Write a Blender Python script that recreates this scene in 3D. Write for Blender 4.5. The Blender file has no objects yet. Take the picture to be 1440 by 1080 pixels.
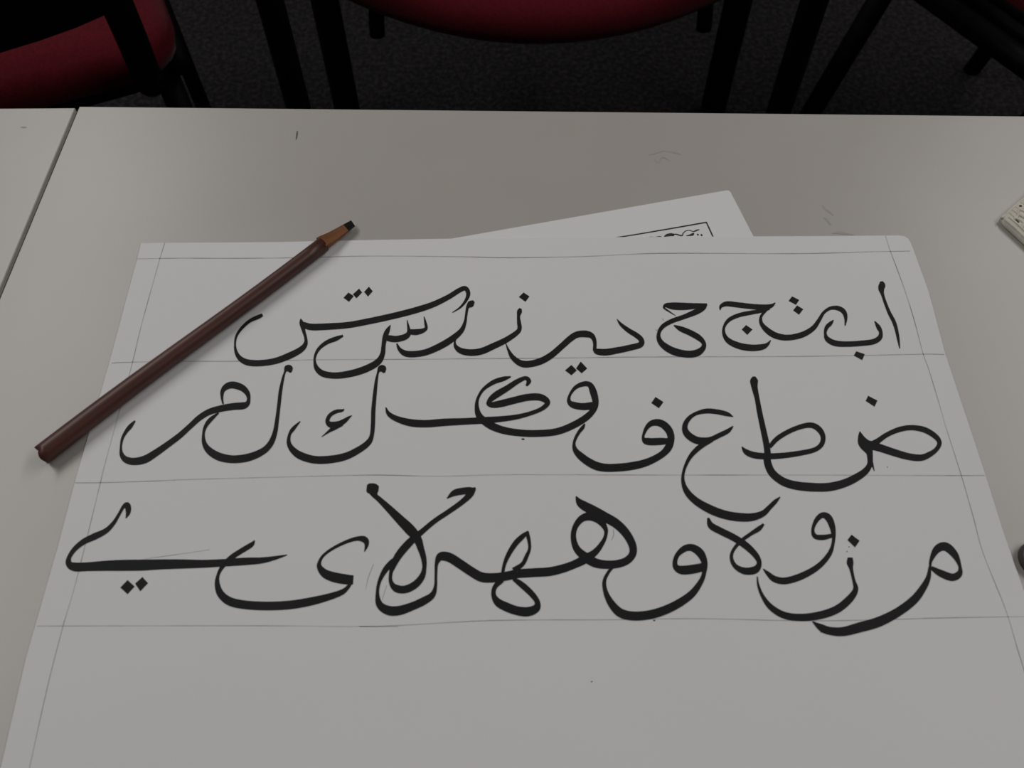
import bpy, math, random
from mathutils import Vector, Matrix
from mathutils.geometry import delaunay_2d_cdt

random.seed(7)
scene = bpy.context.scene
COL = scene.collection
TABLE_Z = 0.74

# ------------------------------------------------------------------ camera
# phone held above a table: pitched ~59 degrees down, focal length 1250 px of a 1440 px wide frame
F = 1250.0
def _norm(v): return v / v.length
V_UP = _norm(Vector((-53.0, -2096.0, F)))              # world +Y seen in camera axes (x right, y down, z forward)
_a = Vector((1.0, -0.0095, 0.0)); _a -= _a.dot(V_UP) * V_UP
V_RT = _norm(_a)                                       # world +X
V_N = V_RT.cross(V_UP)                                 # world +Z
def _plane(px, py):
    d = Vector((px - 720.0, py - 540.0, F)); t = 1.0 / abs(d.dot(V_N)); q = d * t
    return Vector((q.dot(V_RT), q.dot(V_UP)))
CAM_H = 0.42 / (_plane(1265, 333) - _plane(200, 342)).length     # the sheet is 42 cm wide
_o = (_plane(200, 342) + _plane(1265, 333)) * 0.5 * CAM_H
CAM_LOC = Vector((-_o.x, -_o.y, TABLE_Z + CAM_H))
def at(px, py, z=TABLE_Z):
    """measured point of the photograph -> metres, on the horizontal plane at height z"""
    q = _plane(px, py) * (CAM_H + TABLE_Z - z)
    return Vector((q.x - _o.x, q.y - _o.y, z))

cam_d = bpy.data.cameras.new('camera'); cam = bpy.data.objects.new('camera', cam_d); COL.objects.link(cam)
cx = Vector((V_RT.x, V_UP.x, V_N.x)); cy = Vector((V_RT.y, V_UP.y, V_N.y)); cz = Vector((V_RT.z, V_UP.z, V_N.z))
M3 = Matrix((cx, -cy, -cz)).transposed()
cam.matrix_world = Matrix.Translation(CAM_LOC) @ M3.to_4x4()
cam_d.sensor_width = 36.0; cam_d.lens = 36.0 * F / 1440.0
cam_d.clip_start = 0.02; cam_d.clip_end = 50
cam_d.dof.use_dof = True; cam_d.dof.focus_distance = 0.56; cam_d.dof.aperture_fstop = 16
scene.camera = cam

# ------------------------------------------------------------------ light
world = bpy.data.worlds.new('world'); scene.world = world; world.use_nodes = True
bg = world.node_tree.nodes['Background']; bg.inputs[0].default_value = (1, 1, 1, 1); bg.inputs[1].default_value = 0.05
def area(name, loc, target, sx, sy, power, color):
    d = bpy.data.lights.new(name, 'AREA'); d.shape = 'RECTANGLE'; d.size = sx; d.size_y = sy; d.energy = power; d.color = color
    o = bpy.data.objects.new(name, d); COL.objects.link(o); o.location = loc
    o.rotation_euler = (Vector(target) - Vector(loc)).to_track_quat('-Z', 'Y').to_euler()
    return o
# two rows of ceiling fluorescents running away from the viewer
area('ceiling_lamp', (-1.50, 1.15, 2.74), (-1.50, 1.15, 0), 0.45, 2.8, 35.5, (1.0, 0.995, 0.975))
area('ceiling_lamp', (1.75, 0.70, 2.74), (1.75, 0.70, 0), 0.45, 2.8, 34, (1.0, 0.985, 0.975))

scene.view_settings.view_transform = 'Standard'
scene.view_settings.look = 'None'
scene.view_settings.exposure = 0.0
scene.view_settings.gamma = 1.0
scene.view_settings.use_curve_mapping = False

# ------------------------------------------------------------------ materials
def mat(name, color, rough=0.6, spec=0.4, noise=None, bump=None, metallic=0.0, sheen=0.0, stretch=None):
    """noise=(scale, other colour, contrast low, high); bump=(scale, strength, distance)"""
    m = bpy.data.materials.new(name); m.use_nodes = True
    nt = m.node_tree; b = nt.nodes['Principled BSDF']
    b.inputs['Base Color'].default_value = (*color, 1); b.inputs['Roughness'].default_value = rough
    b.inputs['Specular IOR Level'].default_value = spec; b.inputs['Metallic'].default_value = metallic
    if sheen: b.inputs['Sheen Weight'].default_value = sheen
    tc = nt.nodes.new('ShaderNodeTexCoord'); src = tc.outputs['Object']
    if stretch:
        mp = nt.nodes.new('ShaderNodeMapping'); mp.inputs['Scale'].default_value = stretch
        nt.links.new(src, mp.inputs['Vector']); src = mp.outputs['Vector']
    if noise:
        n = nt.nodes.new('ShaderNodeTexNoise'); n.inputs['Scale'].default_value = noise[0]; n.inputs['Detail'].default_value = 6
        r = nt.nodes.new('ShaderNodeValToRGB'); r.color_ramp.elements[0].position = noise[2]; r.color_ramp.elements[1].position = noise[3]
        r.color_ramp.elements[0].color = (*color, 1); r.color_ramp.elements[1].color = (*noise[1], 1)
        nt.links.new(src, n.inputs['Vector']); nt.links.new(n.outputs['Fac'], r.inputs['Fac']); nt.links.new(r.outputs['Color'], b.inputs['Base Color'])
    if bump:
        n2 = nt.nodes.new('ShaderNodeTexNoise'); n2.inputs['Scale'].default_value = bump[0]; n2.inputs['Detail'].default_value = 4
        bp = nt.nodes.new('ShaderNodeBump'); bp.inputs['Strength'].default_value = bump[1]; bp.inputs['Distance'].default_value = bump[2]
        nt.links.new(src, n2.inputs['Vector']); nt.links.new(n2.outputs['Fac'], bp.inputs['Height']); nt.links.new(bp.outputs['Normal'], b.inputs['Normal'])
    return m

M = {
 'laminate': mat('laminate', (0.405, 0.375, 0.347), 0.34, 0.42, noise=(9, (0.428, 0.398, 0.369), 0.35, 0.7), bump=(900, 0.05, 0.0002)),
 'edge': mat('edge', (0.40, 0.37, 0.33), 0.5, 0.3, noise=(30, (0.34, 0.31, 0.28), 0.4, 0.7)),
 'paper': mat('paper', (0.70, 0.695, 0.70), 0.85, 0.15, noise=(5, (0.735, 0.72, 0.72), 0.35, 0.7), bump=(700, 0.06, 0.0002)),
 'paper2': mat('paper2', (0.72, 0.715, 0.715), 0.85, 0.15, noise=(5, (0.74, 0.735, 0.73), 0.35, 0.7), bump=(700, 0.05, 0.0002)),
 'ink': mat('ink', (0.0150, 0.0145, 0.0150), 0.6, 0.12, noise=(60, (0.021, 0.017, 0.018), 0.45, 0.75)),
 'print': mat('print', (0.03, 0.03, 0.03), 0.7, 0.2, noise=(300, (0.06, 0.06, 0.06), 0.4, 0.7)),
 'pencil': mat('pencil', (0.27, 0.262, 0.27), 0.7, 0.2, noise=(45, (0.52, 0.505, 0.51), 0.36, 0.62)),
 'faint': mat('faint', (0.44, 0.435, 0.44), 0.8, 0.2, noise=(200, (0.56, 0.55, 0.55), 0.4, 0.7)),
 'mark': mat('mark', (0.09, 0.08, 0.075), 0.6, 0.3, noise=(300, (0.16, 0.15, 0.14), 0.4, 0.7)),
 'smudge': mat('smudge', (0.355, 0.325, 0.30), 0.6, 0.3, noise=(250, (0.40, 0.37, 0.34), 0.4, 0.7)),
 'reed': mat('reed', (0.098, 0.031, 0.021), 0.42, 0.42, noise=(55, (0.048, 0.017, 0.012), 0.35, 0.7), bump=(160, 0.15, 0.0006), stretch=(0.15, 1, 1)),
 'reed_cut': mat('reed_cut', (0.19, 0.072, 0.026), 0.55, 0.3, noise=(200, (0.13, 0.05, 0.02), 0.4, 0.7), stretch=(0.1, 1, 1)),
 'nib_ink': mat('nib_ink', (0.006, 0.007, 0.007), 0.3, 0.4, noise=(200, (0.012, 0.012, 0.012), 0.4, 0.7)),
 'carpet': mat('carpet', (0.0115, 0.0108, 0.0118), 0.95, 0.1, noise=(120, (0.034, 0.029, 0.032), 0.42, 0.70), bump=(190, 1.0, 0.008)),
 'red': mat('red', (0.090, 0.0050, 0.0098), 0.9, 0.08, noise=(260, (0.07, 0.0040, 0.008), 0.4, 0.65), bump=(420, 0.3, 0.001), sheen=0.05),
 'black_metal': mat('black_metal', (0.0012, 0.0012, 0.0013), 0.6, 0.06, noise=(40, (0.003, 0.003, 0.003), 0.4, 0.7)),
 'black_plastic': mat('black_plastic', (0.0032, 0.0010, 0.0016), 0.7, 0.08, noise=(60, (0.004, 0.002, 0.0024), 0.4, 0.7)),
 'cream': mat('cream', (0.64, 0.60, 0.52), 0.7, 0.25, noise=(160, (0.52, 0.48, 0.40), 0.4, 0.7), bump=(300, 0.3, 0.001)),
 'dark_cap': mat('dark_cap', (0.045, 0.038, 0.034), 0.4, 0.4, noise=(80, (0.06, 0.05, 0.045), 0.4, 0.7)),
 'wall': mat('wall', (0.60, 0.595, 0.59), 0.9, 0.1, noise=(3, (0.62, 0.615, 0.61), 0.4, 0.6)),
 'ceiling': mat('ceiling', (0.82, 0.817, 0.81), 0.9, 0.1, noise=(40, (0.79, 0.785, 0.78), 0.4, 0.6)),
 'steel': mat('steel', (0.12, 0.12, 0.12), 0.45, 0.4, noise=(60, (0.1, 0.1, 0.1), 0.4, 0.7)),
}

# ------------------------------------------------------------------ helpers
def empty(name, loc, rotz=0.0, label=None, cat=None, group=None):
    o = bpy.data.objects.new(name, None); COL.objects.link(o); o.location = loc; o.rotation_euler = (0, 0, rotz)
    o.empty_display_size = 0.05
    if label: o['label'] = label
    if cat: o['category'] = cat
    if group: o['group'] = group
    return o
def obj(name, verts, faces, material, parent=None, smooth=False, world_coords=False, bevel=0.0):
    me = bpy.data.meshes.new(name); me.from_pydata([tuple(v) for v in verts], [], faces); me.update()
    me.materials.append(M[material])
    if smooth:
        for p in me.polygons: p.use_smooth = True
    o = bpy.data.objects.new(name, me); COL.objects.link(o)
    if parent is not None:
        o.parent = parent
        if world_coords:                                   # verts given in world metres, parents unrotated
            w = Vector((0, 0, 0)); p = parent
            while p is not None: w += Vector(p.location); p = p.parent
            o.location = -w
    if bevel:
        b = o.modifiers.new('bevel', 'BEVEL'); b.width = bevel; b.segments = 2; b.limit_method = 'ANGLE'
    return o
def prism(pts, z0, z1):
    """closed outline (Vectors / tuples) -> solid"""
    n = len(pts)
    v = [(p[0], p[1], z0) for p in pts] + [(p[0], p[1], z1) for p in pts]
    f = [tuple(range(n - 1, -1, -1)), tuple(range(n, 2 * n))] + [(i, (i + 1) % n, n + (i + 1) % n, n + i) for i in range(n)]
    return v, f
def ccw(pts):
    a = sum(pts[i][0] * pts[(i + 1) % len(pts)][1] - pts[(i + 1) % len(pts)][0] * pts[i][1] for i in range(len(pts)))
    return pts if a > 0 else pts[::-1]
def box(x0, x1, y0, y1, z0, z1): return prism([(x0, y0), (x1, y0), (x1, y1), (x0, y1)], z0, z1)
def catmull(pts, n=7):
    """points of any dimension -> smooth dense list"""
    P = [tuple(2 * a - b for a, b in zip(pts[0], pts[1]))] + list(pts) + [tuple(2 * a - b for a, b in zip(pts[-1], pts[-2]))]
    out = []
    for i in range(1, len(P) - 2):
        for k in range(n):
            t = k / n; t2 = t * t; t3 = t2 * t
            out.append(tuple(0.5 * (2 * p1 + (p2 - p0) * t + (2 * p0 - 5 * p1 + 4 * p2 - p3) * t2 + (3 * p1 - p0 - 3 * p2 + p3) * t3)
                             for p0, p1, p2, p3 in zip(P[i - 1], P[i], P[i + 1], P[i + 2])))
    out.append(tuple(pts[-1]))
    return out
def tube(path, radius, seg=12, smooth_n=6):
    """round tube along a path of (x,y,z) or (x,y,z,r) points"""
    pts = [tuple(p) if len(p) == 4 else (*p, radius) for p in path]
    if smooth_n and len(pts) > 2: pts = catmull(pts, smooth_n)
    V, Fc = [], []
    ref = None
    for i, p in enumerate(pts):
        c = Vector(p[:3]); a = Vector(pts[max(0, i - 1)][:3]); b = Vector(pts[min(len(pts) - 1, i + 1)][:3]); t = (b - a).normalized()
        if ref is None: ref = Vector((0, 0, 1)) if abs(t.z) < 0.9 else Vector((1, 0, 0))
        u = (ref - ref.dot(t) * t).normalized(); w = t.cross(u); ref = u
        for k in range(seg):
            an = 2 * math.pi * k / seg
            V.append(c + (u * math.cos(an) + w * math.sin(an)) * p[3])
    for i in range(len(pts) - 1):
        for k in range(seg):
            Fc.append((i * seg + k, i * seg + (k + 1) % seg, (i + 1) * seg + (k + 1) % seg, (i + 1) * seg + k))
    Fc.append(tuple(range(seg - 1, -1, -1))); Fc.append(tuple(range((len(pts) - 1) * seg, len(pts) * seg)))
    return V, Fc

# ------------------------------------------------------------------ floor
v, f = box(-4, 4, -3, 5, -0.05, 0.0)
fl = obj('floor', v, f, 'carpet'); fl['kind'] = 'structure'
for nm, b, m in [('wall_back', (-4.1, 4.1, 5.0, 5.1, -0.05, 2.8), 'wall'), ('wall_front', (-4.1, 4.1, -3.1, -3.0, -0.05, 2.8), 'wall'),
                 ('wall_left', (-4.1, -4.0, -3.0, 5.0, -0.05, 2.8), 'wall'), ('wall_right', (4.0, 4.1, -3.0, 5.0, -0.05, 2.8), 'wall'),
                 ('ceiling', (-4.1, 4.1, -3.1, 5.1, 2.8, 2.9), 'ceiling')]:
    v, f = box(*b); o = obj(nm, v, f, m); o['kind'] = 'structure'

# ------------------------------------------------------------------ tables
def extend(p, q, d): return q + (q - p).normalized() * d
def make_table(outline, label, leg_spots):
    out = ccw([Vector((p[0], p[1], 0)) for p in outline])
    c = sum(out, Vector()) / len(out)
    t = empty('table', (c.x, c.y, 0), 0, label, 'table', None)
    v, f = prism(out, TABLE_Z - 0.0018, TABLE_Z); obj('tabletop', v, f, 'laminate', t, world_coords=True, bevel=0.0006)
    ins = [p - (c - p).normalized() * 0.0011 for p in out]
    v, f = prism(ins, TABLE_Z - 0.026, TABLE_Z - 0.0018); obj('edge_band', v, f, 'edge', t, world_coords=True, bevel=0.002)
    apr = [p + (c - p) * 0.10 for p in out]; apr2 = [p + (c - p) * 0.13 for p in out]
    n = len(apr); V = []; Fc = []
    for z in (TABLE_Z - 0.066, TABLE_Z - 0.026): V += [(p.x, p.y, z) for p in apr] + [(p.x, p.y, z) for p in apr2]
    for i in range(n):
        j = (i + 1) % n
        Fc += [(i, j, 2 * n + j, 2 * n + i), (n + j, n + i, 3 * n + i, 3 * n + j), (j, i, n + i, n + j)]
    obj('frame', V, Fc, 'steel', t, world_coords=True)
    for p in out:
        q = p + (c - p) * 0.14
        v, f = tube([(q.x, q.y, 0.0), (q.x, q.y, TABLE_Z - 0.026)], 0.016, 14, 0); obj('leg', v, f, 'steel', t, True, world_coords=True)
    return t
E0 = at(111.5, 149.6); E1 = at(1440, 163.2); S1 = at(9.8, 395)
ed = (E1 - E0).normalized(); sd = (S1 - E0).normalized()
r_tl = E0; r_tr = E0 + ed * 1.2; r_bl = E0 + sd * 0.66; r_br = r_bl + ed * 1.2
make_table([r_tl, r_tr, r_br, r_bl], 'light grey laminate table carrying the calligraphy sheet and the reed pen', 4)
L0 = at(105.9, 151.6); L1 = at(5.3, 395); l0 = at(0, 152.3)
lsd = sd; led = (l0 - L0).normalized()
table_b = make_table([L0, L0 + led * 1.2, L0 + led * 1.2 + lsd * 0.66, L0 + lsd * 0.66], 'bare light grey laminate table across the narrow gap from the written sheet', 4)
table_a = [o for o in COL.objects if o.name == 'table'][0]

# ------------------------------------------------------------------ flat marks: ribbons on a horizontal plane
def ribbon(pts, z, n=7):
    """pts: (px, py, width px) measured on the photograph; laid on the plane at height z as a ribbon of that nib width"""
    P = catmull(pts, n) if len(pts) > 2 else list(pts)
    V, Fc = [], []
    for i, (x, y, w) in enumerate(P):
        a = P[max(0, i - 1)]; b = P[min(len(P) - 1, i + 1)]
        dx, dy = b[0] - a[0], b[1] - a[1]; L = math.hypot(dx, dy) or 1.0
        h = max(w, 0.35) * 0.5; nx, ny = -dy / L * h, dx / L * h
        V += [at(x + nx, y + ny, z), at(x - nx, y - ny, z)]
    for i in range(len(P) - 1): Fc.append((2 * i, 2 * i + 1, 2 * i + 3, 2 * i + 2))
    return V, Fc
def merge(parts):
    V, Fc = [], []
    for v, f in parts:
        k = len(V); V += v; Fc += [tuple(i + k for i in q) for q in f]
    return V, Fc

for pts, m, nm in [
    ([(418.2, 184, 1.4), (417.6, 189, 2.4), (416.3, 196.5, 1.0)], 'mark', 'pencil_mark'),
    ([(29, 178.5, 0.8), (33, 179, 2.4), (37, 178.8, 0.8)], 'smudge', 'pencil_mark'),
    ([(912, 218, 1), (922, 215, 2.2), (934, 212, 1.6), (948, 214, 2.4), (958, 217, 1)], 'smudge', 'smudge'),
    ([(920, 224, 0.8), (926, 228, 2), (932, 221, 1.5), (942, 226, 1.5)], 'smudge', 'smudge'),
    ([(1156, 288, 1), (1160, 293, 2.6), (1168, 299, 2), (1172, 303, 1)], 'smudge', 'smudge'),
    ([(1158, 306, 1), (1163, 309, 3), (1168, 316, 1.6)], 'smudge', 'smudge'),
    ([(1170, 328, 1), (1180, 327, 4), (1192, 329, 2), (1200, 330, 1)], 'smudge', 'smudge')]:
    par = table_a if nm == 'smudge' or pts[0][0] > 200 else table_b
    v, f = ribbon(pts, TABLE_Z + 0.0001); obj(nm, v, f, m, par, world_coords=True)

# ------------------------------------------------------------------ the second sheet, half under the big one
c0 = at(1025.5, 267.5); cl = at(640, 335.2); cr = at(1060, 334)
u = (cl - c0).normalized(); w_ = (cr - c0).normalized()
sh2 = empty('printed_sheet', (c0 + u * 0.1 + w_ * 0.1), 0, 'white printed sheet with a thin black frame, mostly under the calligraphy sheet', 'paper sheet')
corner = [c0 + u * 0.0016, c0 + u * 0.0005 + w_ * 0.0005, c0 + w_ * 0.0016]
out2 = ccw(corner + [c0 + w_ * 0.210, c0 + w_ * 0.210 + u * 0.297, c0 + u * 0.297])
v, f = prism(out2, TABLE_Z + 0.00005, TABLE_Z + 0.0003); obj('sheet', v, f, 'paper2', sh2, world_coords=True)
Z2 = TABLE_Z + 0.00036
K = lambda x, y: (890 + x / 8.0, 300 + y / 8.0)
pr = lambda pts: [(*K(x, y), w / 8.0) for x, y, w in pts]
fr = [(832, 339.4, 1.6), (890, 330.4, 1.7), (950, 320.2, 1.9), (993.2, 312.6, 1.9)]
fr2 = [(993, 312, 2.0), (997, 320.5, 2.0), (1002, 331.5, 2.0), (1010, 349, 2.0)]
v, f = merge([ribbon(fr, Z2), ribbon(fr2, Z2)]); obj('printed_frame', v, f, 'print', sh2, world_coords=True)
for nm, s in [('printed_letter', [[(150, 273, 4), (200, 268, 12), (250, 268, 8), (290, 264, 16), (325, 262, 6)]]),
              ('printed_letter', [[(350, 262, 8), (385, 246, 30), (430, 240, 34), (465, 243, 26)], [(455, 236, 12), (490, 236, 14), (530, 248, 16), (556, 248, 14), (568, 220, 12), (600, 196, 10), (640, 192, 10), (680, 204, 10), (715, 192, 18), (750, 182, 8)]]),
              ('printed_letter', [[(600, 252, 8), (640, 246, 18), (672, 236, 30), (688, 220, 8)]]),
              ('printed_dot', [[(722, 232, 14), (732, 240, 20), (742, 244, 10)], [(764, 236, 12), (772, 244, 22), (784, 250, 10)]])]:
    v, f = merge([ribbon(pr(q), Z2) for q in s]); obj(nm, v, f, 'print', sh2, world_coords=True)

# ------------------------------------------------------------------ the calligraphy sheet
PZ = TABLE_Z + 0.0007                                    # its upper face
px_out = [(198.3, 341.8), (390, 340.4), (480, 338.3), (620, 335.8), (840, 333.6), (1060, 332.4), (1180, 331.8), (1243, 331.2), (1264, 331.0), (1272, 332.2),
          (1277, 335.5), (1280.5, 341), (1285, 352), (1306.4, 411), (1329.3, 497), (1363.5, 600), (1386, 668), (1411.5, 749), (1437, 822), (1462, 900), (1516, 1075)]
pts = [at(x, y, PZ) for x, y in px_out]
left = [at(x, y, PZ) for x, y in [(8, 1049), (36.5, 925), (54.5, 862), (81.7, 767.5), (104.5, 680), (117.8, 634), (152, 516), (192.8, 364)]]
y_end = -0.297
br = pts[-1]; bl = left[0]; bl2 = bl + (bl - left[1]).normalized() * 0.025
outl = ccw([Vector((p.x, p.y, 0)) for p in pts + [Vector((0.222, y_end, 0)), Vector((-0.214, y_end, 0)), bl2] + left])
sheet = empty('calligraphy_sheet', (0, -0.15, TABLE_Z), 0, 'large white sheet with three rows of black handwritten Arabic letters', 'paper sheet')
v, f = prism(outl, PZ - 0.00028, PZ); obj('sheet', v, f, 'paper', sheet, world_coords=True)

RZ = PZ + 0.00004
rules = [
 [(231.5, 341.6), (221, 377), (199, 456.7), (183.6, 520), (149, 647), (139.4, 686), (109.3, 808.5), (94.7, 860), (87.6, 884), (66.2, 968), (41.8, 1078), (36, 1105)],
 [(1245, 331.3), (1252.2, 353.3), (1270.3, 402), (1284.7, 447), (1298.3, 497.8), (1306.3, 520), (1323.8, 578), (1330, 600), (1351.9, 668.7), (1368.7, 727), (1383, 779), (1414, 856.7), (1431, 913), (1440, 942), (1462, 1020)],
 [(192.8, 364), (251.9, 363), (333, 363.2), (430, 362.2), (520, 360), (646.7, 361), (713, 362.4), (820, 360.7), (926.7, 356.2), (1100, 356.7), (1180, 355.5), (1223, 354), (1280, 353)],
 [(157, 510.6), (175, 509.6), (248, 508), (331, 508), (440, 506), (607, 505), (650, 504.5), (783.8, 503.5), (900, 502), (1094, 501.4), (1200, 500), (1300, 498), (1328, 498.5)],
 [(105.7, 679), (150, 678.6), (240, 675.5), (261, 674.4), (428, 670), (530, 668), (613, 669.8), (697, 667.7), (780, 667.5), (930, 668), (1134, 668), (1300, 668.7), (1385, 668.7)],
 [(52, 880.4), (240, 880), (380, 880), (500, 881), (561, 879.5), (694, 872.5), (861, 871.5), (983, 870), (1135, 873), (1257, 871), (1322, 869), (1450, 866.8)],
]
for r in rules:
    v, f = ribbon([(x, y, 1.15) for x, y in r], RZ, 5); obj('pencil_line', v, f, 'pencil', sheet, world_coords=True)
for r in [[(203, 786, 0.8), (240, 781, 1), (295, 773, 0.9)], [(525.5, 793, 0.7), (518, 812, 1), (514, 830, 0.7)], [(544, 823, 0.8), (539, 838, 1.2), (537.5, 844, 0.8)],
          [(862.5, 744, 0.8), (863, 752, 1), (860, 760, 0.8)], [(921.5, 463, 0.8), (923.5, 465, 0.9), (925, 463, 0.8)], [(932, 447.5, 0.7), (932.6, 451, 0.9)], [(505, 881, 1.2), (560, 881, 0.8)]]:
    v, f = ribbon(r, RZ); obj('pencil_line', v, f, 'pencil', sheet, world_coords=True)

def union(parts, z):
    """ribbons that cross or fold -> one flat non-overlapping mesh at height z"""
    verts, faces = [], []
    for v, f in parts:
        k = len(verts); verts += [Vector((p.x, p.y)) * 100.0 for p in v]
        for q in f:
            for t in ((q[0], q[1], q[2]), (q[0], q[2], q[3])):
                a, b, c = (verts[k + i] for i in t)
                ar = (b - a).cross(c - a)
                if abs(ar) < 1e-7: continue
                faces.append([k + i for i in (t if ar > 0 else t[::-1])])
    vo, eo, fo, ov, oe, of = delaunay_2d_cdt(verts, [], faces, 0, 1e-5)
    tris = []
    for q in faces:
        a, b, c = (verts[i] for i in q)
        tris.append((min(a.x, b.x, c.x), max(a.x, b.x, c.x), min(a.y, b.y, c.y), max(a.y, b.y, c.y), a.x, a.y, b.x, b.y, c.x, c.y))
    def inked(x, y):
        for x0, x1, y0, y1, ax, ay, bx, by, cx_, cy_ in tris:
            if x0 <= x <= x1 and y0 <= y <= y1 and (bx - ax) * (y - ay) - (by - ay) * (x - ax) >= 0 and \
               (cx_ - bx) * (y - by) - (cy_ - by) * (x - bx) >= 0 and (ax - cx_) * (y - cy_) - (ay - cy_) * (x - cx_) >= 0: return True
        return False
    keep = [tuple(q) for q in fo if inked(sum(vo[i].x for i in q) / len(q), sum(vo[i].y for i in q) / len(q))]
    used = sorted({i for q in keep for i in q}); ix = {a: b for b, a in enumerate(used)}
    return [Vector((vo[i].x / 100.0, vo[i].y / 100.0, z)) for i in used], [tuple(ix[i] for i in q) for q in keep]

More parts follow.
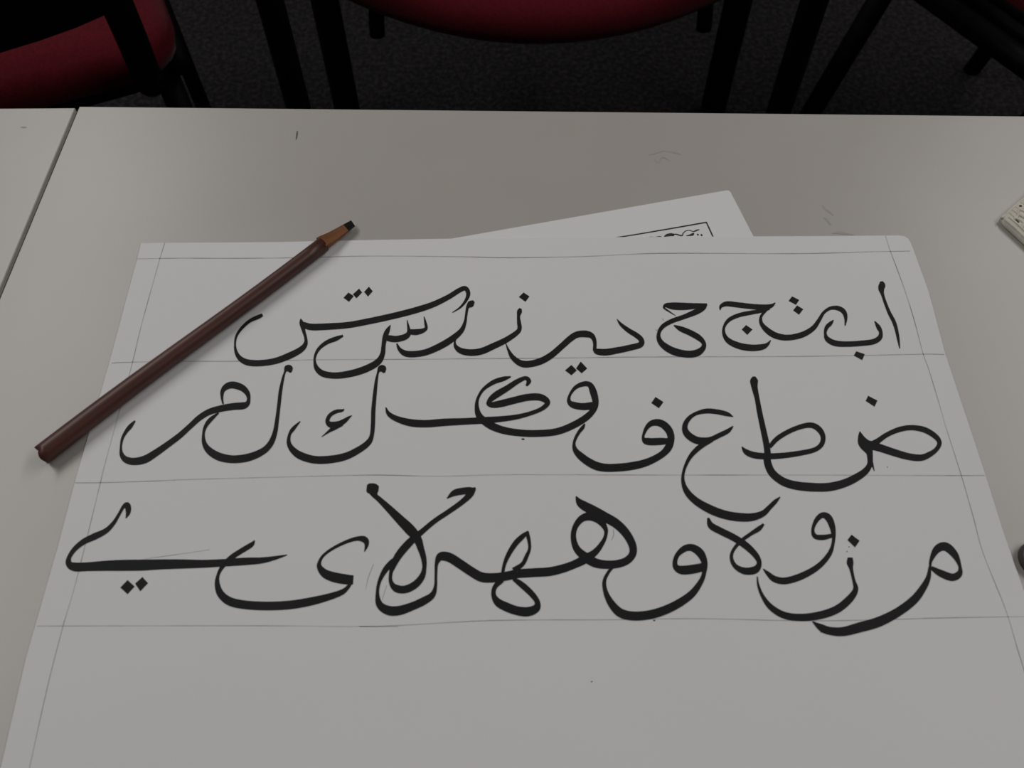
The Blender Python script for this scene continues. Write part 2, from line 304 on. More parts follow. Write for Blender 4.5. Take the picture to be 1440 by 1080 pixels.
# letters: every stroke is a centre line with nib widths, measured in an enlarged view (origin x, origin y, enlargement)
A_ = (320, 390, 4.0); B_ = (640, 390, 4.8); C_ = (900, 380, 3.6); E_ = (150, 500, 3.6); F_ = (530, 500, 3.6)
G_ = (930, 520, 1440 / 420.0); K_ = (800, 540, 8.306); H_ = (80, 670, 3.2); I_ = (500, 660, 3.6); J_ = (830, 680, 1440 / 550.0)
LETTERS = [
 # first row
 (A_, [[(1265,198,5),(1310,168,12),(1342,128,18),(1354,90,24),(1338,62,26),(1305,72,28),(1240,112,30),(1150,155,34),(1040,190,36),(920,220,36),(800,246,36),(680,268,36),(560,277,38),(470,279,38),(425,266,34)],
       [(411,232,4),(417,258,26),(428,300,20),(440,345,17),(437,378,26),(410,408,34),(350,440,38),(270,470,36),(190,482,36),(120,480,36),(75,460,30),(50,425,20),(42,380,12),(50,330,14),(80,285,18),(125,245,20),(170,224,24),(197,211,18)]],
  [[(652,115),(680,85),(710,105),(683,138)],[(705,95),(740,63),(757,85),(725,118)],[(768,82),(795,52),(817,78),(790,108)]]),
 (A_, [[(1105,220,4),(1113,255,14),(1117,285,18),(1098,300,26),(1060,308,34),(1022,306,30)],
       [(1010,240,4),(1018,285,16),(1020,312,26),(1000,334,34),(950,347,36),(910,343,36),(884,338,24)],
       [(917,268,4),(900,300,26),(886,335,28),(878,380,24),(872,430,28),(850,472,36),(800,505,40),(730,532,40),(650,549,38),(590,552,36),(535,541,36),(502,512,28),(490,470,14),(497,430,16),(520,395,20),(560,365,24),(610,345,26),(650,328,12)]], []),
 (A_, [[(1386,134,14),(1368,150,38),(1350,170,18),(1342,215,14),(1335,255,18),(1315,300,28),(1265,345,36),(1200,385,38),(1120,420,36),(1050,432,36),(1000,428,34),(968,405,22),(952,372,7)]], []),
 (B_, [[(441,209,16),(435,230,34),(428,265,22),(432,310,28),(435,345,30),(415,375,34),(340,425,40),(250,468,44),(180,498,46),(110,508,46),(45,498,42),(8,472,30),(-2,440,14),(8,406,9)]],
  [[(430,133),(462,102),(502,128),(475,165)]]),
 (B_, [[(1092,281,4),(1120,318,22),(1170,358,32),(1225,392,36),(1256,422,36),(1250,455,40),(1180,475,42),(1100,492,44),(1020,505,46),(965,502,42),(940,492,28)],
       [(942,498,24),(942,435,26),(922,395,38),(880,382,46),(825,386,44),(780,412,44),(720,465,42),(650,525,44),(580,565,46),(510,584,46),(460,585,46),(420,568,40),(385,535,32),(362,495,18),(342,446,5)]],
  []),
 (C_, [[(180,230,3),(140,204,8),(122,190,10),(132,178,22),(165,181,36),(210,183,38),(260,182,32),(310,177,20),(340,171,6)],
       [(338,172,8),(320,190,26),(285,210,30),(225,235,24),(160,258,24),(115,285,22),(95,320,18),(99,355,26),(125,385,34),(175,412,38),(240,425,36),(290,418,36),(320,393,26),(321,366,22),(295,340,30),(250,315,30),(205,296,26),(171,279,5)]], []),
 (C_, [[(405,202,4),(411,182,18),(440,170,26),(500,176,28),(570,184,28),(630,187,28),(665,180,20),(686,164,4)],
       [(655,190,20),(620,205,18),(560,215,22),(500,228,22),(450,252,20),(425,290,14),(428,330,20),(455,362,30),(510,385,34),(570,393,34),(620,388,30),(645,375,18),(662,354,4)]],
  [[(515,300),(537,277),(570,300),(543,327)]]),
 (C_, [[(1038,281,5),(1042,245,16),(1033,212,24),(1005,193,24),(965,192,18),(930,215,16),(905,255,20),(875,295,26),(820,327,30),(750,341,30),(690,332,32),(645,305,30),(615,270,20),(613,235,14),(636,205,14),(655,188,8)]],
  [[(752,155),(770,132),(806,150),(790,175)],[(775,203),(795,178),(827,197),(805,225)]]),
 (C_, [[(980,252,4),(964,270,20),(945,290,20),(938,320,14),(950,350,26),(990,370,30),(1050,374,28),(1120,370,28),(1180,362,28),(1212,343,26),(1219,315,18),(1207,288,22),(1188,258,5)]],
  [[(1082,432),(1095,410),(1138,425),(1125,455)]]),
 (C_, [[(1222,56,14),(1225,75,34),(1222,96,30),(1228,122,17),(1242,165,16),(1262,215,18),(1285,260,20),(1298,300,18),(1308,350,14),(1315,396,5)]], []),
 # second row
 (E_, [[(590,246,8),(584,215,13),(587,180,22),(607,157,32),(640,149,36),(685,163,34),(712,190,26),(719,220,18),(712,243,26),(690,254,36),(640,258,36),(580,268,34),(520,285,32),(470,315,30),(420,360,28),(370,405,30),(310,450,32),(250,492,36),(195,525,40),(140,536,38),(100,528,34),(78,505,24),(72,470,12),(78,425,14),(95,390,18),(120,358,22),(144,330,8)]], []),
 (E_, [[(932,86,10),(925,68,38),(912,64,28),(903,82,11),(893,115,13),(880,180,18),(872,250,18),(862,330,20),(852,390,24),(830,445,30),(790,485,34),(720,515,40),(640,525,40),(570,512,42),(520,482,36),(495,445,24),(490,400,14),(500,360,18),(525,325,22),(567,290,8)]], []),
 (E_, [[(1405,88,10),(1398,68,38),(1385,66,28),(1374,86,12),(1365,130,16),(1357,200,20),(1350,280,22),(1348,350,22),(1342,405,22),(1325,440,30),(1280,475,34),(1210,510,38),(1130,526,40),(1050,527,40),(980,506,40),(940,475,32),(922,440,22),(926,400,16),(945,370,20),(980,333,6)]],
  []),
 (E_, [[(1202,270,4),(1192,278,14),(1160,284,20),(1130,303,20),(1118,332,22),(1135,350,32),(1175,346,30),(1205,330,24),(1225,314,14),(1242,303,3)], [(1190,342,30),(1150,366,26),(1125,384,14),(1088,412,3)]], []),
 (F_, [[(757,154,10),(769,130,24),(752,114,20),(710,132,26),(660,165,30),(610,195,34),(578,220,28),(562,244,16),(585,250,30),(630,243,36),(690,228,36),(760,212,36),(820,210,36),(855,225,32),(862,245,26),(830,272,22),(770,295,22),(700,312,26),(620,322,30),(540,328,34),(450,333,34),(340,338,38),(250,345,38),(170,340,38),(100,320,30),(60,295,22),(45,262,5)]], []),
 (F_, [[(1112,246,30),(1085,254,38),(1040,258,36),(995,250,34),(973,232,22),(977,200,14),(1005,162,20),(1045,144,26),(1078,148,28),(1096,185,36),(1107,235,32),(1098,272,30),(1060,313,34),(990,355,36),(910,385,36),(820,394,36),(730,392,36),(640,378,38),(570,350,40),(520,308,34),(506,260,22),(512,215,15),(540,170,17),(590,135,24),(640,118,24),(678,107,8)]],
  [[(952,75),(985,47),(1012,75),(985,100)],[(1008,65),(1032,30),(1065,65),(1037,90)]]),
 (K_, [[(1190,665,60),(1080,670,84),(960,674,86),(895,662,78),(868,625,34),(880,570,36),(910,510,50),(960,462,68),(1030,449,82),(1100,472,88),(1160,530,90),(1190,600,84),(1188,670,84),(1160,745,88),(1100,812,80),(1000,875,82),(880,925,90),(740,957,95),(600,974,95),(450,979,95),(330,960,100),(220,905,95),(130,835,85),(75,770,60),(60,700,36),(80,630,36),(120,560,40),(160,510,44),(187,464,16)]],
  [[(962,222),(1012,150),(1105,210),(1052,283)]]),
 (G_, [[(346,226,4),(315,213,22),(265,202,24),(215,199,24),(165,212,18),(130,238,22),(113,275,26),(125,310,34),(165,338,36),(205,343,34),(240,335,26),(280,316,24),(320,296,22),(346,272,6)],
       [(245,338,20),(200,362,26),(160,395,24),(130,435,18),(108,490,14),(105,540,18),(125,590,30),(170,635,36),(240,675,42),(310,700,42),(380,711,42),(440,710,38),(490,693,30),(520,665,24),(550,635,20),(573,613,5)]], []),
 (G_, [[(447,32,14),(447,52,38),(450,86,30),(462,140,24),(475,210,26),(490,280,28),(505,350,30),(512,400,32),(512,445,36),(535,498,38),(590,540,40),(660,560,42),(740,566,42)],
       [(388,370,4),(408,395,26),(450,412,32),(520,417,30),(600,412,28),(680,400,26),(740,385,24),(772,360,24),(780,325,24),(765,292,28),(735,270,28),(700,268,26),(650,282,24),(600,305,24),(555,335,24),(522,372,20)]], []),
 (G_, [[(690,564,42),(740,567,42),(810,565,42),(880,548,40),(940,520,38),(985,488,32),(1005,455,26),(1006,420,28),(1002,385,34)],
       [(1012,440,16),(1027,488,3)], [(957,297,4),(962,322,28),(972,348,50),(992,372,54),(1003,396,36)],
       [(1000,370,40),(1040,346,28),(1090,312,24),(1150,287,26),(1210,279,26),(1270,290,28),(1320,320,26),(1341,352,22),(1325,385,22),(1290,410,28),(1250,424,32),(1190,418,34),(1120,398,36),(1050,375,38),(975,355,44)]],
  [[(985,150),(997,125),(1042,148),(1028,178)]]),
 # third row
 (H_, [[(311,188,4),(321,160,22),(317,130,28),(300,136,16),(280,170,14),(255,210,18),(220,245,24),(170,270,30),(120,294,26),(80,327,22),(55,365,20),(55,393,30),(80,407,40),(140,406,40),(220,402,46),(300,400,50),(380,399,50),(460,396,46),(560,394,42),(660,393,36),(760,388,34),(850,382,34),(920,378,28),(980,367,18),(1036,353,4)]],
  [[(285,500),(318,466),(350,495),(318,530)],[(352,482),(385,452),(410,480),(375,517)]]),
 (H_, [[(890,288,5),(874,308,22),(830,335,24),(785,365,24),(748,402,20),(726,442,15),(722,485,24),(738,530,34),(780,563,40),(850,578,40),(950,583,40),(1050,578,40),(1140,563,38),(1220,543,32),(1280,522,26),(1308,500,18),(1322,478,16)],
       [(1334,466,42),(1300,463,46),(1250,454,46),(1208,438,40),(1183,410,26),(1182,385,16),(1200,355,13),(1240,325,14),(1300,295,16),(1350,280,20),(1384,284,30),(1394,306,20),(1384,339,3)]], []),
 (I_, [[(462,148,4),(500,120,32),(545,110,36),(588,107,36),(607,93,8)],[(56,96,34),(70,97,52),(98,97,50),(117,99,28)],
       [(76,84,36),(88,96,54),(92,118,44),(100,135,28),(120,152,28),(165,195,36),(220,250,46),(275,305,54),(312,350,44),(330,400,34),(345,450,28),(348,500,22),(335,545,32),(300,585,38),(250,608,40),(205,602,38),(180,572,22),(178,530,18),(192,485,30),(215,440,38),(255,390,40),(300,345,36),(340,312,28),(400,262,26),(470,215,26),(540,165,28),(582,125,32),(603,96,12)]], []),
 (I_, [[(215,445,20),(185,472,32),(150,510,28),(120,570,18),(111,630,18),(122,685,36),(165,714,48),(220,715,48),(290,692,42),(350,664,40),(390,635,30),(405,590,16),(407,530,14),(411,475,20),(432,442,44),(475,446,48),(530,480,48),(590,520,48),(640,546,50),(700,549,48),(760,541,46),(820,528,46)],
       [(745,522,16),(754,480,18),(775,430,24),(810,375,28),(845,340,26),(874,314,10)], [(866,316,22),(877,355,18),(881,400,15),(866,440,20),(845,480,22),(800,512,30)],
       [(740,560,30),(706,595,24),(699,635,24),(720,672,40),(760,695,46),(815,715,46),(870,721,48),(912,705,42),(921,675,28),(900,640,30),(860,600,32),(825,572,28),(798,555,16)]], []),
 (I_, [[(820,528,46),(900,523,46),(980,518,46),(1050,502,44),(1110,480,42),(1160,455,46),(1212,420,34),(1248,375,24),(1266,335,18),(1265,300,24),(1235,258,40),(1190,238,44),(1145,250,36),(1112,292,28),(1103,345,28),(1120,402,36),(1165,445,46),(1210,472,48),(1260,482,44),(1320,480,42),(1372,463,40),(1402,430,38),(1402,385,40),(1370,325,44),(1320,275,48),(1260,240,50),(1200,207,50),(1155,183,46),(1132,164,34),(1116,136,5)]], []),
 (J_, [[(425,305,30),(380,315,34),(335,318,32),(313,302,20),(318,268,17),(345,241,24),(375,236,27),(405,256,30),(421,292,22),(419,330,16),(405,365,20),(370,410,28),(310,450,32),(240,478,34),(170,488,34),(115,478,34),(80,445,28),(57,400,18),(52,360,14),(66,328,12),(84,306,12)]], []),
 (J_, [[(434,126,8),(445,155,24),(480,175,26),(530,200,26),(575,230,26),(610,265,22),(622,293,18),(608,317,28),(570,322,26),(535,305,18),(520,275,13),(527,245,12),(555,212,14),(590,186,14),(620,167,18),(639,149,8)]], []),
 (J_, [[(895,190,14),(860,198,20),(828,194,18),(820,168,12),(835,132,18),(858,116,22),(880,130,26),(894,170,20),(895,215,12),(880,260,18),(840,305,22),(780,340,26),(720,358,26),(680,352,24),(655,332,16),(637,314,4)]], []),
 (J_, [[(957,272,18),(957,292,25),(961,315,14),(970,355,12),(977,390,20),(955,425,28),(910,462,30),(850,484,30),(780,493,28),(715,485,26),(665,455,22),(635,415,14),(619,375,9),(615,342,4)]],
  [[(947,208),(962,188),(992,210),(975,235)]]),
 (J_, [[(1252,316,8),(1254,285,12),(1276,243,28),(1308,232,32),(1342,262,26),(1361,305,12),(1358,333,24),(1332,345,28),(1290,330,26),(1256,310,14)],
       [(1250,305,8),(1245,345,18),(1225,385,26),(1190,430,32),(1130,475,34),(1060,510,38),(990,530,38),(930,545,34),(880,542,30),(850,530,26),(818,508,4)]], []),
]
IZ = PZ + 0.00010
for li, (cr_, strokes, dots) in enumerate(LETTERS):
    ox, oy, s = cr_
    conv = lambda q: [(ox + x / s, oy + y / s, w / s) for x, y, w in q]
    v, f = union([ribbon(conv(q), IZ) for q in strokes], IZ + 0.00003 * (li % 3))
    L = obj('ink_letter', v, f, 'ink', sheet, world_coords=True)
    for d in dots:
        dv, df = prism(ccw([at(ox + x / s, oy + y / s, IZ) for x, y in d]), IZ - 0.00002, IZ + 0.00002)
        o = obj('ink_dot', dv, df, 'ink', L); o.location = (0, 0, 0)
# specks of ink
for x, y, r in [(735.5, 617.5, 1.6), (832, 958.5, 0.9), (920, 872.5, 1.2), (1191, 775.5, 0.8), (1248, 657, 0.7), (1154.5, 889, 0.7), (1194, 769, 0.7)]:
    v, f = prism(ccw([at(x + 1.5 * r * math.cos(a * 0.9), y + r * 0.8 * math.sin(a * 0.9), IZ) for a in range(7)]), IZ - 0.00002, IZ + 0.00001)
    obj('ink_speck', v, f, 'ink', sheet, world_coords=True)

# ------------------------------------------------------------------ reed pen (qalam)
r0, r1 = 0.0049, 0.0040
pa = at(58.5, 640.0, PZ + r0); pb = at(496.0, 312.0, PZ + r1)
pdir = (pb - pa); plen = pdir.length
rp = math.atan2(pdir.y, pdir.x)
pen = empty('reed_pen', (pa.x, pa.y, PZ), rp, 'dark brown reed calligraphy pen with an ink-black nib, lying across the sheet corner', 'pen')
seg = 20
def pen_r(x): return r0 + (r1 - r0) * (x / plen)
xs_cut = plen - 0.0215
V, Fc = [], []
rings = [0.0, 0.003] + [xs_cut * k / 16 for k in range(1, 17)]
for i, x in enumerate(rings):
    r = pen_r(x)
    bow = 0.0006 * math.sin(3.1 * x / plen * 2.1)
    for k in range(seg):
        an = 2 * math.pi * k / seg
        jag = 0.0
        if i == 0: jag = 0.0022 * max(0, math.cos(an - 1.2)) ** 4 - 0.0022 * max(0, math.cos(an - 2.3)) ** 3 - 0.0008 * math.sin(2 * an)
        wob = 1 + 0.018 * math.sin(2 * an + 7 * x / plen)
        V.append((x + jag, bow + r * wob * math.cos(an), r + r * wob * math.sin(an)))
for i in range(len(rings) - 1):
    for k in range(seg): Fc.append((i * seg + k, i * seg + (k + 1) % seg, (i + 1) * seg + (k + 1) % seg, (i + 1) * seg + k))
# hollow of the open end
base = len(V)
for k in range(seg):
    an = 2 * math.pi * k / seg; q = V[k]; V.append((q[0] + 0.0002, q[1] * 0.62, r0 + (q[2] - r0) * 0.62))
for k in range(seg):
    an = 2 * math.pi * k / seg; V.append((0.012, r0 * 0.58 * math.cos(an), r0 + r0 * 0.58 * math.sin(an)))
for k in range(seg):
    j = (k + 1) % seg
    Fc.append((k, base + k, base + j, j)); Fc.append((base + k, base + seg + k, base + seg + j, base + j))
Fc.append(tuple(base + seg + k for k in range(seg)))
n0 = (len(rings) - 1) * seg
Fc.append(tuple(n0 + k for k in range(seg)))
bar = obj('barrel', V, Fc, 'reed', pen)
for p in bar.data.polygons[:(len(rings) - 1) * seg]: p.use_smooth = True
# nib: the upper half cut away in a long slope, sides narrowed to a chisel
def nib_section(x):
    t = (x - xs_cut) / (plen - xs_cut)
    r = pen_r(xs_cut) * 0.96
    top = 2 * r if t < 0.02 else 2 * r * (1 - 0.30 * min(1, t / 0.3)) - 2 * r * 0.38 * max(0, (t - 0.3) / 0.7)
    half = r * (1 - 0.42 * t)
    return r, top, half
def nib_mesh(x0, x1, n):
    V, Fc = [], []
    sg = 12
    for i in range(n + 1):
        x = x0 + (x1 - x0) * i / n
        r, top, half = nib_section(x)
        t = (x - xs_cut) / (plen - xs_cut)
        ht = max(0.0, top - 0.0)
        for k in range(sg + 1):                        # lower U from one rim to the other
            an = math.pi + math.pi * k / sg
            zc = ht * 0.86
            V.append((x + 0.0006 * t * math.cos(an), half * math.cos(an), max(0.0002, zc + zc * math.sin(an) * (1 - 0.0 * t)) + 0.0009 * t))
        V.append((x, 0.0, ht * 0.93 + 0.0009 * t))                   # hollow middle of the cut
    m = sg + 2
    for i in range(n):
        for k in range(m): Fc.append((i * m + k, i * m + (k + 1) % m, (i + 1) * m + (k + 1) % m, (i + 1) * m + k))
    Fc.append(tuple(range(m - 1, -1, -1))); Fc.append(tuple(n * m + k for k in range(m)))
    return V, Fc
v, f = nib_mesh(xs_cut - 0.001, plen - 0.0052, 8); nib = obj('nib', v, f, 'reed_cut', pen)
v, f = nib_mesh(plen - 0.0052, plen, 3); o = obj('inked_tip', v, f, 'nib_ink', nib); o['label'] = 'black ink-stained chisel tip'

# ------------------------------------------------------------------ embossed cream pouch, its corner on the table
k0 = at(1401, 312); ku = at(1440, 277); kd = at(1440, 348)
du = (ku - k0).normalized(); dd = (kd - k0).normalized()
pouch = empty('embossed_pouch', (k0 + du * 0.035 + dd * 0.03), 0, 'cream pouch with embossed ridges, its corner beside the sheet', 'pouch')
HT = 0.0042
def pin(a, b): return k0 + du * a + dd * b
wd, hd = 0.08, 0.06
def rr(inset, z):
    P = []
    rc = 0.005
    for ca, cb, s0 in [(rc, rc, 180), (wd - rc, rc, 270), (wd - rc, hd - rc, 0), (rc, hd - rc, 90)]:
        for k in range(6):
            an = math.radians(s0 + 18 * k); q = pin(ca + (rc - inset) * math.cos(an), cb + (rc - inset) * math.sin(an)); P.append((q.x, q.y, z))
    return P
prof = [(0.0008, 0.0002), (0.0, 0.0014), (0.0003, 0.0028), (0.0018, 0.0039), (0.0040, 0.0042)]
V, Fc = [], []
for ins, z in prof: V += rr(ins, TABLE_Z + z)
n = 24
for i in range(len(prof) - 1):
    for k in range(n): Fc.append((i * n + k, i * n + (k + 1) % n, (i + 1) * n + (k + 1) % n, (i + 1) * n + k))
Fc.append(tuple(range(n - 1, -1, -1))); Fc.append(tuple((len(prof) - 1) * n + k for k in range(n)))
obj('body', V, Fc, 'cream', pouch, True, world_coords=True)
def ridge(pts, r=0.0008, m='cream', nm='ridge'):
    P = []
    for a, b in pts:
        q = pin(a, b); P.append((q.x, q.y, TABLE_Z + HT - 0.0001 - 0.0013 * max(0, (0.0035 - min(a, b)) / 0.0035)))
    v, f = tube(P, r, 8, 5); obj(nm, v, f, m, pouch, True, world_coords=True)
for q in [[(0.0018, 0.003), (0.002, 0.012), (0.0018, 0.024), (0.002, 0.04)], [(0.0045, 0.0035), (0.0048, 0.010), (0.0046, 0.018), (0.005, 0.03)],
          [(0.0075, 0.002), (0.0072, 0.006), (0.0085, 0.011), (0.0078, 0.016)], [(0.0105, 0.0018), (0.0108, 0.007), (0.012, 0.012), (0.0125, 0.02)],
          [(0.014, 0.0016), (0.0145, 0.006), (0.0165, 0.010), (0.018, 0.018)], [(0.019, 0.0018), (0.020, 0.006), (0.022, 0.012)], [(0.025, 0.002), (0.026, 0.010), (0.03, 0.02)],
          [(0.0055, 0.006), (0.0090, 0.0065), (0.0125, 0.0045), (0.0160, 0.0050)], [(0.0050, 0.0130), (0.0085, 0.0120), (0.0120, 0.0145), (0.0150, 0.0130)],
          [(0.0012, 0.0010), (0.0060, 0.0012), (0.0120, 0.0010), (0.0240, 0.0012), (0.04, 0.001)]]: ridge(q)
for q in [[(0.0060, 0.0072), (0.0062, 0.0095)], [(0.0158, 0.0030), (0.0168, 0.0036)], [(0.0062, 0.0165), (0.0068, 0.0190)], [(0.0205, 0.0032), (0.0212, 0.0045)], [(0.0100, 0.0150), (0.0102, 0.0175)]]:
    ridge([q[0], ((q[0][0] + q[1][0]) / 2, (q[0][1] + q[1][1]) / 2), q[1]], 0.0007, 'dark_cap', 'dark_stitch')

# ------------------------------------------------------------------ small dark cap at the sheet's edge
cc = at(1459, 789, TABLE_Z)
cap = empty('bottle_cap', cc, 0, 'small dark round cap on the table beside the sheet', 'cap')
V, Fc = [], []
prof = [(0.0085, 0.0), (0.0088, 0.0006), (0.0088, 0.0040), (0.0080, 0.0048), (0.0066, 0.0050)]
for r, z in prof: V += [(r * math.cos(2 * math.pi * k / 28), r * math.sin(2 * math.pi * k / 28), z) for k in range(28)]
for i in range(len(prof) - 1):
    for k in range(28): Fc.append((i * 28 + k, i * 28 + (k + 1) % 28, (i + 1) * 28 + (k + 1) % 28, (i + 1) * 28 + k))
Fc.append(tuple(range(27, -1, -1))); Fc.append(tuple(4 * 28 + k for k in range(28)))
obj('shell', V, Fc, 'dark_cap', cap, True)
V2, F2 = [], []
for r, z in [(0.0056, 0.0050), (0.0050, 0.0056), (0.002, 0.0057)]: V2 += [(r * math.cos(2 * math.pi * k / 28), r * math.sin(2 * math.pi * k / 28), z) for k in range(28)]
for i in range(2):
    for k in range(28): F2.append((i * 28 + k, i * 28 + (k + 1) % 28, (i + 1) * 28 + (k + 1) % 28, (i + 1) * 28 + k))
F2.append(tuple(2 * 28 + k for k in range(28)))
obj('top_disc', V2, F2, 'dark_cap', cap, True)

# ------------------------------------------------------------------ chairs (local: +Y forward, origin on the floor)
def seat_outline(w, d, rc_back, sag, n=10):
    """half width w, from y=-d/2 to d/2, round rear corners, bowed front"""
    P = []
    for k in range(n + 1):                              # front, right to left
        t = -1 + 2 * k / n; x = -w * t; y = d / 2 - sag * t * t
        P.append((x, y))
    for k in range(6):
        an = math.radians(180 + 18 * k); P.append((-w + rc_back + rc_back * math.cos(an), -d / 2 + rc_back + rc_back * math.sin(an)))
    for k in range(6):
        an = math.radians(270 + 18 * k); P.append((w - rc_back + rc_back * math.cos(an), -d / 2 + rc_back + rc_back * math.sin(an)))
    return P
def cushion(outline, prof):
    n = len(outline); V, Fc = [], []
    for ins, z in prof:
        for i, p in enumerate(outline):
            L = math.hypot(*p); k = max(0.0, (L - ins) / L); V.append((p[0] * k, p[1] * k, z))
    for i in range(len(prof) - 1):
        for k in range(n): Fc.append((i * n + k, i * n + (k + 1) % n, (i + 1) * n + (k + 1) % n, (i + 1) * n + k))
    Fc.append(tuple(range(n - 1, -1, -1))); Fc.append(tuple((len(prof) - 1) * n + k for k in range(n)))
    return V, Fc
def side_chair(loc, rotz, label, bumper=False, cushion_w=0.235, rear_leg=((0.224, -0.175), (0.240, -0.245))):
    t = empty('chair', loc, rotz, label, 'chair', 'red chairs beyond the table')
    ol = seat_outline(0.235, 0.43, 0.06, 0.03); oc = seat_outline(cushion_w, 0.43, 0.06, 0.03)
    v, f = cushion(oc, [(0.02, 0.418), (0.004, 0.424), (0.0, 0.440), (0.004, 0.455), (0.018, 0.466), (0.05, 0.472), (0.12, 0.474)]); obj('seat', v, f, 'red', t, True)
    v, f = cushion(ol, [(0.03, 0.402), (0.014, 0.405), (0.012, 0.420)]); obj('seat_shell', v, f, 'black_plastic', t, True)
    for s in (-1, 1):
        v, f = tube([(s * 0.188, 0.02, 0.410), (s * 0.188, -0.10, 0.410), (s * 0.188, -0.185, 0.412), (s * 0.189, -0.222, 0.428), (s * 0.190, -0.236, 0.462), (s * 0.193, -0.262, 0.55), (s * 0.196, -0.308, 0.84)], 0.0160); obj('back_upright', v, f, 'black_metal', t, True)
        v, f = tube([(s * 0.226, 0.17, 0.410), (s * 0.226, -0.185, 0.410)], 0.013, 12, 0); obj('side_rail', v, f, 'black_metal', t, True)
        v, f = tube([(s * 0.224, 0.165, 0.412), (s * 0.228, 0.20, 0.0)], 0.0125, 12, 0); obj('leg', v, f, 'black_metal', t, True)
        v, f = tube([(s * rear_leg[0][0], rear_leg[0][1], 0.412), (s * rear_leg[1][0], rear_leg[1][1], 0.0)], 0.0150, 12, 0); obj('leg', v, f, 'black_metal', t, True)
    # bowed backrest between the uprights: padded front, dark shell behind
    def panel(y_off, thick, x_half, z0, z1):
        V, Fc = [], []; nx, nz = 10, 6
        for side in (0, 1):
            for j in range(nz + 1):
                for i in range(nx + 1):
                    u_ = -1 + 2 * i / nx; w2 = -1 + 2 * j / nz
                    k = 1 - 0.05 * abs(w2) ** 4
                    x = x_half * u_ * k; z = (z0 + z1) / 2 + (z1 - z0) / 2 * w2 * (1 - 0.06 * abs(u_) ** 4)
                    y = y_off - 0.262 - 0.158 * (z - 0.55) - 0.008 * (1 - u_ * u_) + (thick if side else 0)
                    V.append((x, y, z))
        m = (nx + 1) * (nz + 1)
        for j in range(nz):
            for i in range(nx):
                a = j * (nx + 1) + i; Fc.append((a, a + 1, a + nx + 2, a + nx + 1)); Fc.append((m + a + 1, m + a, m + a + nx + 1, m + a + nx + 2))
        rim = [i for i in range(nx + 1)] + [(j + 1) * (nx + 1) + nx for j in range(nz)] + [nz * (nx + 1) + i for i in range(nx - 1, -1, -1)] + [j * (nx + 1) for j in range(nz - 1, 0, -1)]
        for i in range(len(rim)):
            a, b = rim[i], rim[(i + 1) % len(rim)]; Fc.append((b, a, m + a, m + b))
        return V, Fc
    v, f = panel(0.004, 0.03, 0.19, 0.555, 0.83); obj('backrest', v, f, 'red', t, True)
    v, f = panel(-0.008, 0.010, 0.195, 0.545, 0.84); obj('backrest_shell', v, f, 'black_plastic', t, True)
    if bumper:
        for x_, z_ in ((0.205, 0.424), (0.186, 0.432)):
            v, f = tube([(x_, 0.18, z_), (x_, -0.19, z_)], 0.0085, 10, 0); obj('side_rail', v, f, 'black_metal', t, True)
        v, f = tube([(0.228, 0.055, 0.412), (0.232, 0.050, 0.392), (0.235, 0.046, 0.365)], 0.014, 12, 3); obj('rubber_bumper', v, f, 'black_plastic', t, True)
    return t
side_chair((-0.668, 0.640, 0), math.radians(22), 'red chair with its back turned to the table, beside the gap between the two tables', rear_leg=((0.206, -0.150), (0.212, -0.300)))
side_chair((0.804, 0.645, 0), math.radians(211.3), 'red chair standing askew, its side rail towards the cream pouch', True, 0.192, ((0.222, -0.212), (0.240, -0.275)))
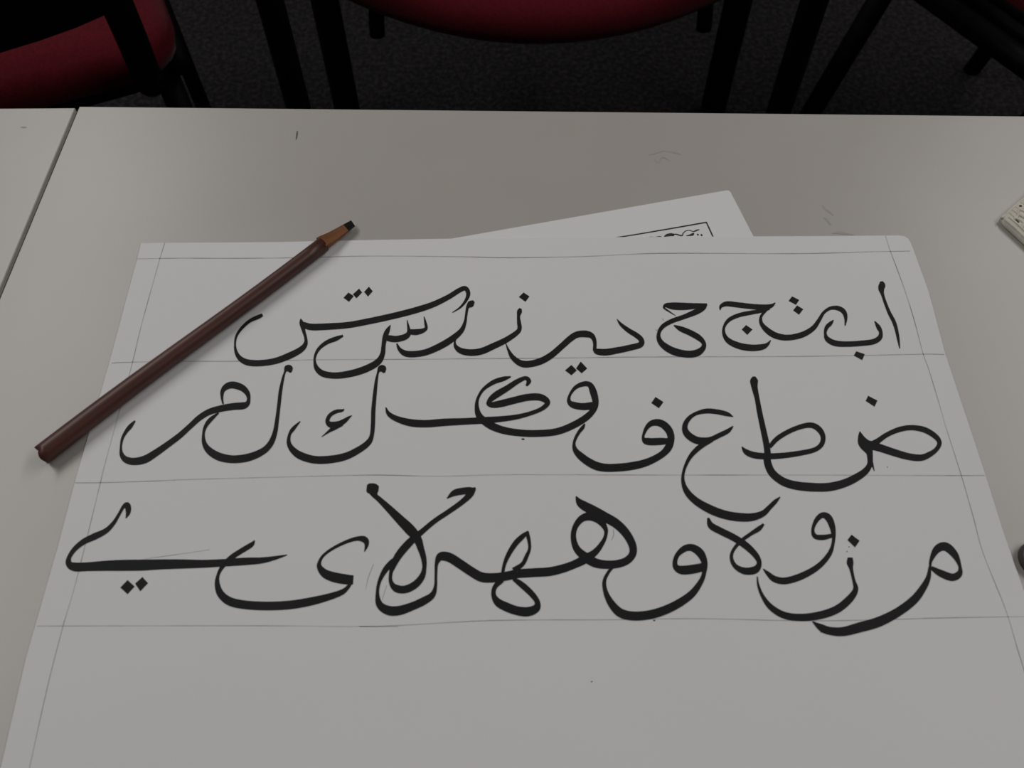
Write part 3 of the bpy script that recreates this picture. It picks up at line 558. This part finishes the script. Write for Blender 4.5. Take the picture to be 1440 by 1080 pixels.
def arm_chair(loc, rotz, label):
    t = empty('chair', loc, rotz, label, 'chair', 'red chairs beyond the table')
    ol = seat_outline(0.27, 0.48, 0.07, 0.11, 16)
    v, f = cushion(ol, [(0.03, 0.408), (0.006, 0.414), (0.0, 0.430), (0.004, 0.448), (0.02, 0.462), (0.06, 0.470), (0.14, 0.473)]); obj('seat', v, f, 'red', t, True)
    v, f = cushion(ol, [(0.05, 0.392), (0.03, 0.395), (0.028, 0.410)]); obj('seat_shell', v, f, 'black_plastic', t, True)
    for s in (-1, 1):
        v, f = tube([(s * 0.325, 0.20, 0.0), (s * 0.322, 0.205, 0.40), (s * 0.32, 0.205, 0.60), (s * 0.315, 0.17, 0.655), (s * 0.31, 0.05, 0.66), (s * 0.31, -0.14, 0.655)], 0.0165); obj('leg', v, f, 'black_metal', t, True)
        v, f = tube([(s * 0.325, -0.095, 0.0), (s * 0.324, -0.11, 0.42), (s * 0.312, -0.15, 0.60), (s * 0.29, -0.22, 0.86)], 0.0225); obj('leg', v, f, 'black_metal', t, True)
        v, f = tube([(s * 0.322, 0.05, 0.655), (s * 0.315, 0.02, 0.50), (s * 0.28, 0.0, 0.405), (s * 0.20, 0.0, 0.398)], 0.010, 10, 5); obj('seat_bracket', v, f, 'black_metal', t, True)
        v, f = tube([(s * 0.320, -0.14, 0.405), (s * 0.20, -0.14, 0.400)], 0.011, 10, 0); obj('seat_bracket', v, f, 'black_metal', t, True)
        v, f = box(s * 0.31 - 0.025, s * 0.31 + 0.025, -0.12, 0.16, 0.668, 0.69); obj('armrest', v, f, 'black_plastic', t, bevel=0.008)
    for s in (-1, 1):
        v, f = tube([(s * 0.205, 0.140, 0.415), (s * 0.210, 0.145, 0.39), (s * 0.212, 0.148, 0.365)], 0.010, 12, 3); obj('rubber_bumper', v, f, 'black_plastic', t, True)
    V, Fc = box(-0.25, 0.25, -0.225, -0.19, 0.56, 0.86); obj('backrest', V, Fc, 'red', t, bevel=0.015)
    V, Fc = tube([(-0.305, -0.185, 0.70), (0.305, -0.185, 0.70)], 0.010, 10, 0); obj('back_rail', V, Fc, 'black_metal', t, True)
    return t
arm_chair((0.045, 0.81, 0), math.radians(180), 'red armchair facing the table, with a bowed seat front and four black legs')
